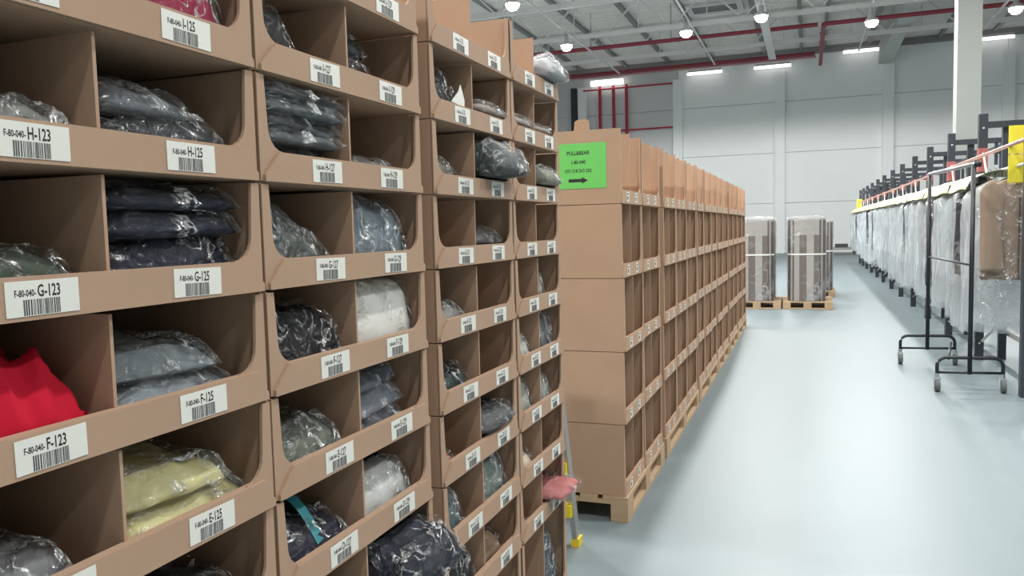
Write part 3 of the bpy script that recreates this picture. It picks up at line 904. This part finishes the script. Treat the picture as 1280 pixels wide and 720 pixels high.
# small platform trolley far down the hall
t = empty('platform_trolley', (1.45, 43.5, 0), 'low pale platform trolley standing by the far wall', 'trolley')
MB().box(-0.6, 0.9, -0.5, 0.5, 0.22, 0.34).build('deck', M['greysheet'], t)
MB().bar((-0.5, 0, 0.34), (-0.75, 0, 0.75), 0.5, 0.06).build('push_handle', M['black'], t)
MB().box(-0.2, 0.4, -0.3, 0.3, 0.36, 0.52).build('lift_arm', M['rackdark'], t)
for sx in (-0.5, 0.75):
    for sy in (-0.4, 0.4):
        MB().tube([(sx, sy - 0.03, 0.1), (sx, sy + 0.03, 0.1)], 0.1, 10).build('wheel', M['black'], t)
        MB().box(sx - 0.04, sx + 0.04, sy - 0.02, sy + 0.02, 0.12, 0.22).build('fork', M['rackdark'], t)

# ------------------------------------------------------------------ long garment rack
RXP = 1.88
t = empty('garment_rack', (RXP, 8.4, 0), 'long black double garment rack with upright posts beside aisle', 'garment rack')
py = [8.40, 10.55, 12.70, 14.80, 16.80, 18.95, 21.05, 23.3, 25.4, 27.6, 29.8, 31.8, 33.6]
for Y in py:
    y = Y - 8.4
    p = MB().box(-0.045, 0.045, y - 0.045, y + 0.045, 0, 2.86).build('post', M['rackdark'], t)
    MB().box(-0.048, 0.048, y - 0.048, y + 0.048, 2.20 if Y < 13 else 2.3, 2.47 if Y < 13 else 2.42).build('tape_band', M['redtape'], p)
    for hz in (2.7, 2.0, 0.2, 0.35):
        MB().tube([(0.0, y - 0.047, hz), (0.0, y - 0.044, hz)], 0.012, 8).build('hole_plug', M['steel'], p)
    MB().box(0.0, 1.05, y - 0.03, y + 0.03, 2.70, 2.77).build('cross_beam', M['rackdark'], t)
    MB().box(0.21, 0.29, y + 0.035, y + 0.105, 0, 2.70).build('inner_post', M['rackdark'], t)
    MB().box(0.05, 0.45, y - 0.03, y + 0.03, 0.56, 0.60).build('lower_arm', M['rackdark'], t)
    MB().bar((0.02, y - 0.05, 0.22), (0.30, y - 0.05, 0.56), 0.025, 0.025).build('brace', M['steel'], t)
    MB().bar((-0.02, y - 0.4, 2.12), (0.0, y - 0.03, 2.42), 0.02, 0.02).build('upper_brace', M['steel'], t)
    MB().box(1.0, 1.09, y - 0.045, y + 0.045, 0, 2.86).build('post', M['rackdark'], t)
    for xx in (0.55, 0.8):
        MB().box(xx - 0.02, xx + 0.02, y - 0.02, y + 0.02, 2.4, 2.7).build('drop_bar', M['rackdark'], t)
MB().tube([(-0.07, -0.2, 2.36), (-0.07, 25.4, 2.36)], 0.02, 8).build('top_rail', M['pink'], t)
MB().tube([(0.0, -0.2, 2.16), (0.0, 25.4, 2.16)], 0.017, 8).build('hanging_rail', M['steel'], t)
MB().box(0.62, 0.66, 0, 25.3, 2.63, 2.69).build('long_beam', M['rackdark'], t)
MB().box(0.3, 0.36, 0, 25.3, 0.28, 0.34).build('lower_beam', M['steel'], t)
MB().tube([(0.14, 1.95, 0.5), (0.34, 1.95, 0.5), (0.36, 1.95, 0.5), (0.75, 1.95, 0.52)], [0.055, 0.055, 0.04, 0.04], 12).build('roller', M['rackdark'], t)

# garments hanging on it
def hang_shape(W, T, z0, z1, seed, film_=False, sleeves=True):
    """hanging garment: rings from hem to shoulders, width along x, thickness along y; z is relative to the rail"""
    n = 36
    nz = 22
    vs, fs = [], []
    s = seed * 2.3
    for j in range(nz + 1):
        a = j / nz
        z = z0 + (z1 - z0) * a
        # width: straight body, sloping shoulders
        sh = 1.0 if a < 0.86 else max(0.10, math.cos((a - 0.86) / 0.14 * 1.45))
        wv = W / 2 * (1.0 + 0.05 * noise.noise(Vector((a * 3, s, 0)))) * sh
        tv_ = T / 2 * (1.0 if a < 0.8 else 1.0 - 0.7 * (a - 0.8) / 0.2)
        for k in range(n):
            th = 2 * PI * k / n
            ct, st = math.cos(th), math.sin(th)
            x = wv * math.copysign(abs(ct) ** 0.6, ct)
            y = tv_ * math.copysign(abs(st) ** 0.7, st)
            fold = noise.noise(Vector((ct * 2.2 + s, st * 2.2, a * (1.6 if not film_ else 2.6))))
            fine = noise.noise(Vector((ct * 6 + s, st * 6, a * 5)))
            q = (0.10 * fold + (0.05 if film_ else 0.025) * fine)
            vs.append((x * (1 + q * 0.8), y * (1 + q * 2.2), z + (0.04 * fold if j == 0 else 0)))
    for j in range(nz):
        for k in range(n):
            fs.append((j * n + k, j * n + (k + 1) % n, (j + 1) * n + (k + 1) % n, (j + 1) * n + k))
    fs.append(tuple(range(nz * n, (nz + 1) * n)))
    if not film_:
        fs.append(tuple(range(n))[::-1])
    return vs, fs


hang_m = None


def hanger_mesh():
    mb = MB()
    mb.tube([(0.0, 0, 0.03), (0.018, 0, 0.02), (0.02, 0, -0.0), (0.0, 0, -0.03), (0, 0, -0.09)], 0.0035, 6)
    mb.tube([(-0.2, 0, -0.16), (-0.08, 0, -0.105), (0, 0, -0.09), (0.08, 0, -0.105), (0.2, 0, -0.16)], 0.008, 6)
    return mb.mesh('hanger', M['black'])


hm = hanger_mesh()
rg = random.Random(21)
cols = [(150, 156, 162), (196, 202, 206), (170, 176, 182), (120, 126, 134), (206, 210, 214), (184, 188, 192)]
gi = 0
for bi in range(len(py) - 1):
    ya, yb = py[bi] + 0.10, py[bi + 1] - 0.10
    if bi == 0:
        ya = 9.30
    Y = ya
    while True:
        T = rg.uniform(0.20, 0.38) * (1 if Y < 17 else 1.25)
        if Y + T > yb:
            T = yb - Y
        if T < 0.15:
            break
        dark = gi in (2, 7, 8, 17) or (gi > 9 and rg.random() < 0.12)
        col = (40, 43, 50) if dark else rg.choice(cols)
        bay = ORD[bi]
        lb = '%s garment under clear plastic in the %s bay of the long rack' % ('dark' if dark else 'pale', bay)
        g = empty('covered_garment', (RXP + rg.uniform(-0.05, 0.02), Y + T / 2, 2.16), lb, 'hanging garment', (0, 0, rg.uniform(-0.12, 0.12)), '%s covered garments in the %s rack bay' % ('dark' if dark else 'pale', bay))
        W = rg.uniform(0.52, 0.66)
        vs, fs = hang_shape(W - (0.10 if not dark else 0.02), T * 0.62, -(2.16 - rg.uniform(0.75, 1.15)), -0.12, gi)
        MB().add(vs, fs).build('garment', fabric(col), g, True)
        vs, fs = hang_shape(W + 0.03, T * 0.92, -(2.16 - rg.uniform(0.42, 0.72)), -0.08, gi + 0.3, True)
        MB().add(vs, fs).build('plastic_cover', M['cover'] if not dark else M['wrap'], g, True)
        link('hanger', hm, g)
        Y += T + rg.uniform(0.01, 0.05)
        gi += 1

# brown jacket at the head of the rack
g = empty('brown_jacket', (1.90, 8.95, 2.16), 'light brown jacket under plastic hung before the yellow boards', 'jacket')
jm = mat('brown_suede', (148, 130, 114), 0.85, var=0.12, scale=6, bump=0.3, bscale=25, spec=0.15)
vs, fs = hang_shape(0.60, 0.17, -1.10, -0.10, 77.0)
MB().add(vs, fs).build('jacket_body', jm, g, True)
for s in (-1, 1):
    vs, fs = hang_shape(0.20, 0.13, -1.02, -0.13, 50.0 + s)
    MB().add([(v[0] + s * 0.225 + s * 0.02 * (v[2] + 0.6), v[1] - 0.07, v[2]) for v in vs], fs).build('sleeve', jm, g, True)
MB().box(-0.004, 0.004, -0.108, -0.09, -1.08, -0.3).build('front_seam', M['darkbrown'], g)
for s in (-1, 1):
    MB().box(s * 0.15 - 0.055, s * 0.15 + 0.055, -0.112, -0.09, -0.86, -0.845).build('pocket_edge', M['darkbrown'], g)
    MB().tube([(s * 0.15, -0.116, -0.83), (s * 0.15, -0.1, -0.83)], 0.008, 8).build('button', M['black'], g)
vs, fs = hang_shape(0.68, 0.27, -1.52, -0.10, 31.0, True)
MB().add(vs, fs).build('plastic_cover', M['film'], g, True)
link('hanger', hm, g)

# pale yellow dust sheet laid along the tops of the garments
for bi in range(len(py) - 1):
    ya, yb = (9.35 if bi == 0 else py[bi] + 0.06), py[bi + 1] - 0.06
    N = 14
    vs, fs = [], []
    prof_ = ((-0.35, -0.16), (-0.32, -0.07), (-0.18, 0.0), (-0.05, 0.026), (0.06, 0.02), (0.12, -0.01))
    nn = len(prof_)
    for lay in (0.0, 0.004):
        for i in range(N + 1):
            yy = ya + (yb - ya) * i / N
            for j, (dx, dz) in enumerate(prof_):
                vs.append((RXP + dx - lay + 0.02 * noise.noise(Vector((yy * 2, j, 0))), yy, 2.125 + dz + lay + 0.025 * noise.noise(Vector((yy * 1.7, j * 0.6, 3)))))
    o_ = (N + 1) * nn
    for i in range(N):
        for j in range(nn - 1):
            q = (i * nn + j, i * nn + j + 1, (i + 1) * nn + j + 1, (i + 1) * nn + j)
            fs.append(q[::-1])
            fs.append(tuple(k + o_ for k in q))
    ds = MB().add(vs, fs).build('dust_sheet', M['paleyellow'], None, True)
    tag(ds, 'pale yellow dust sheet over garment tops in the %s bay of the rack' % ORD[bi], 'sheet', 'dust sheets along the rack')

# yellow boards
for (z0, z1, lb) in ((2.275, 2.545, 'yellow card board with faint print, upper of the two'), (2.0, 2.268, 'yellow card board with faint print, lower of the two')):
    bo = tag(MB().box(1.80, 2.20, 8.86, 8.875, z0, z1).build('yellow_board', M['yellowcard']), lb, 'board')
    for k in range(3):
        MB().box(1.935, 2.14, 8.8575, 8.8595, z1 - 0.06 - 0.075 * k, z1 - 0.055 - 0.075 * k).build('printed_line', M['inkgrey'], bo)
    MB().box(1.98, 2.03, 8.8575, 8.8595, z1 - 0.165, z1 - 0.14).build('printed_mark', M['ink'], bo)
tag(MB().box(1.74, 2.0, 33.535, 33.555, 2.1, 2.5).build('yellow_board', M['yellowcard']), 'small yellow board at the far end of the rack', 'board')

# ------------------------------------------------------------------ mobile clothes rail
A = Vector((1.4515, 8.54, 0)); B = Vector((1.281, 10.084, 0))
ax = (B - A).normalized(); px_ = Vector((ax.y, -ax.x, 0))
t = empty('clothes_rail', A, 'empty black mobile clothes rail on four castors beside rack', 'clothes rail')
L = (B - A).length
def P3(al, ac, z):
    return ax * al + px_ * ac + Vector((0, 0, z))
HW = 0.285
for al, zt in ((0.0, 2.175), (L, 2.175)):
    MB().tube([P3(al, 0, 0.17), P3(al, 0, zt)], 0.021, 10).build('upright', M['black'], t, True)
    path = [P3(al, -HW, 0.155), P3(al, -HW, 0.25)]
    for k in range(1, 6):
        a = PI - k * PI / 10
        path.append(P3(al, -HW + 0.08 + 0.08 * math.cos(a), 0.25 + 0.08 * math.sin(a)))
    path2 = [P3(al, HW, 0.155), P3(al, HW, 0.25)]
    for k in range(1, 6):
        a = k * PI / 10
        path2.append(P3(al, HW - 0.08 + 0.08 * math.cos(a), 0.25 + 0.08 * math.sin(a)))
    MB().tube(path + path2[::-1], 0.017, 10).build('foot_arch', M['black'], t, True)
    MB().tube([P3(al, -HW, 0.185), P3(al, HW, 0.185)], 0.013, 8).build('foot_bar', M['black'], t, True)
    for s in (-1, 1):
        ca = MB()
        c = P3(al, s * HW, 0)
        ca.tube([c + Vector((0, 0, 0.135)), c + Vector((0, 0, 0.175))], 0.022, 8)
        ca.prism([(c.y - 0.045, 0.045), (c.y - 0.005, 0.045), (c.y + 0.03, 0.135), (c.y - 0.03, 0.135)], 'x', c.x - 0.03, c.x - 0.023)
        ca.prism([(c.y - 0.045, 0.045), (c.y - 0.005, 0.045), (c.y + 0.03, 0.135), (c.y - 0.03, 0.135)], 'x', c.x + 0.023, c.x + 0.03)
        ca.box(c.x - 0.03, c.x + 0.03, c.y - 0.03, c.y + 0.03, 0.13, 0.14)
        co = ca.build('castor', M['chrome'], t)
        w0 = c + Vector((0, -0.025, 0.06))
        wh = MB()
        for (xa, xb, rr2) in ((-0.021, 0.021, 0.058), (-0.016, 0.016, 0.06)):
            wh.tube([w0 + Vector((xa, 0, 0)), w0 + Vector((xb, 0, 0))], rr2, 18)
        wh.build('wheel', M['rubber'], co, False)
MB().tube([P3(-0.02, 0, 2.175), P3(L + 0.02, 0, 2.175)], 0.02, 10).build('hanging_bar', M['chrome'], t, True)
MB().tube([P3(0, 0, 1.22), P3(L, 0, 1.24)], 0.011, 8).build('middle_bar', M['rackdark'], t, True)
MB().tube([P3(0, -HW + 0.1, 0.32), P3(L, HW - 0.04, 0.25)], 0.014, 8).build('base_bar', M['black'], t, True)
MB().tube([P3(0, 0.0, 2.175), P3(0, 0.06, 2.175)], 0.03, 10).build('joint_knob', M['black'], t, True)
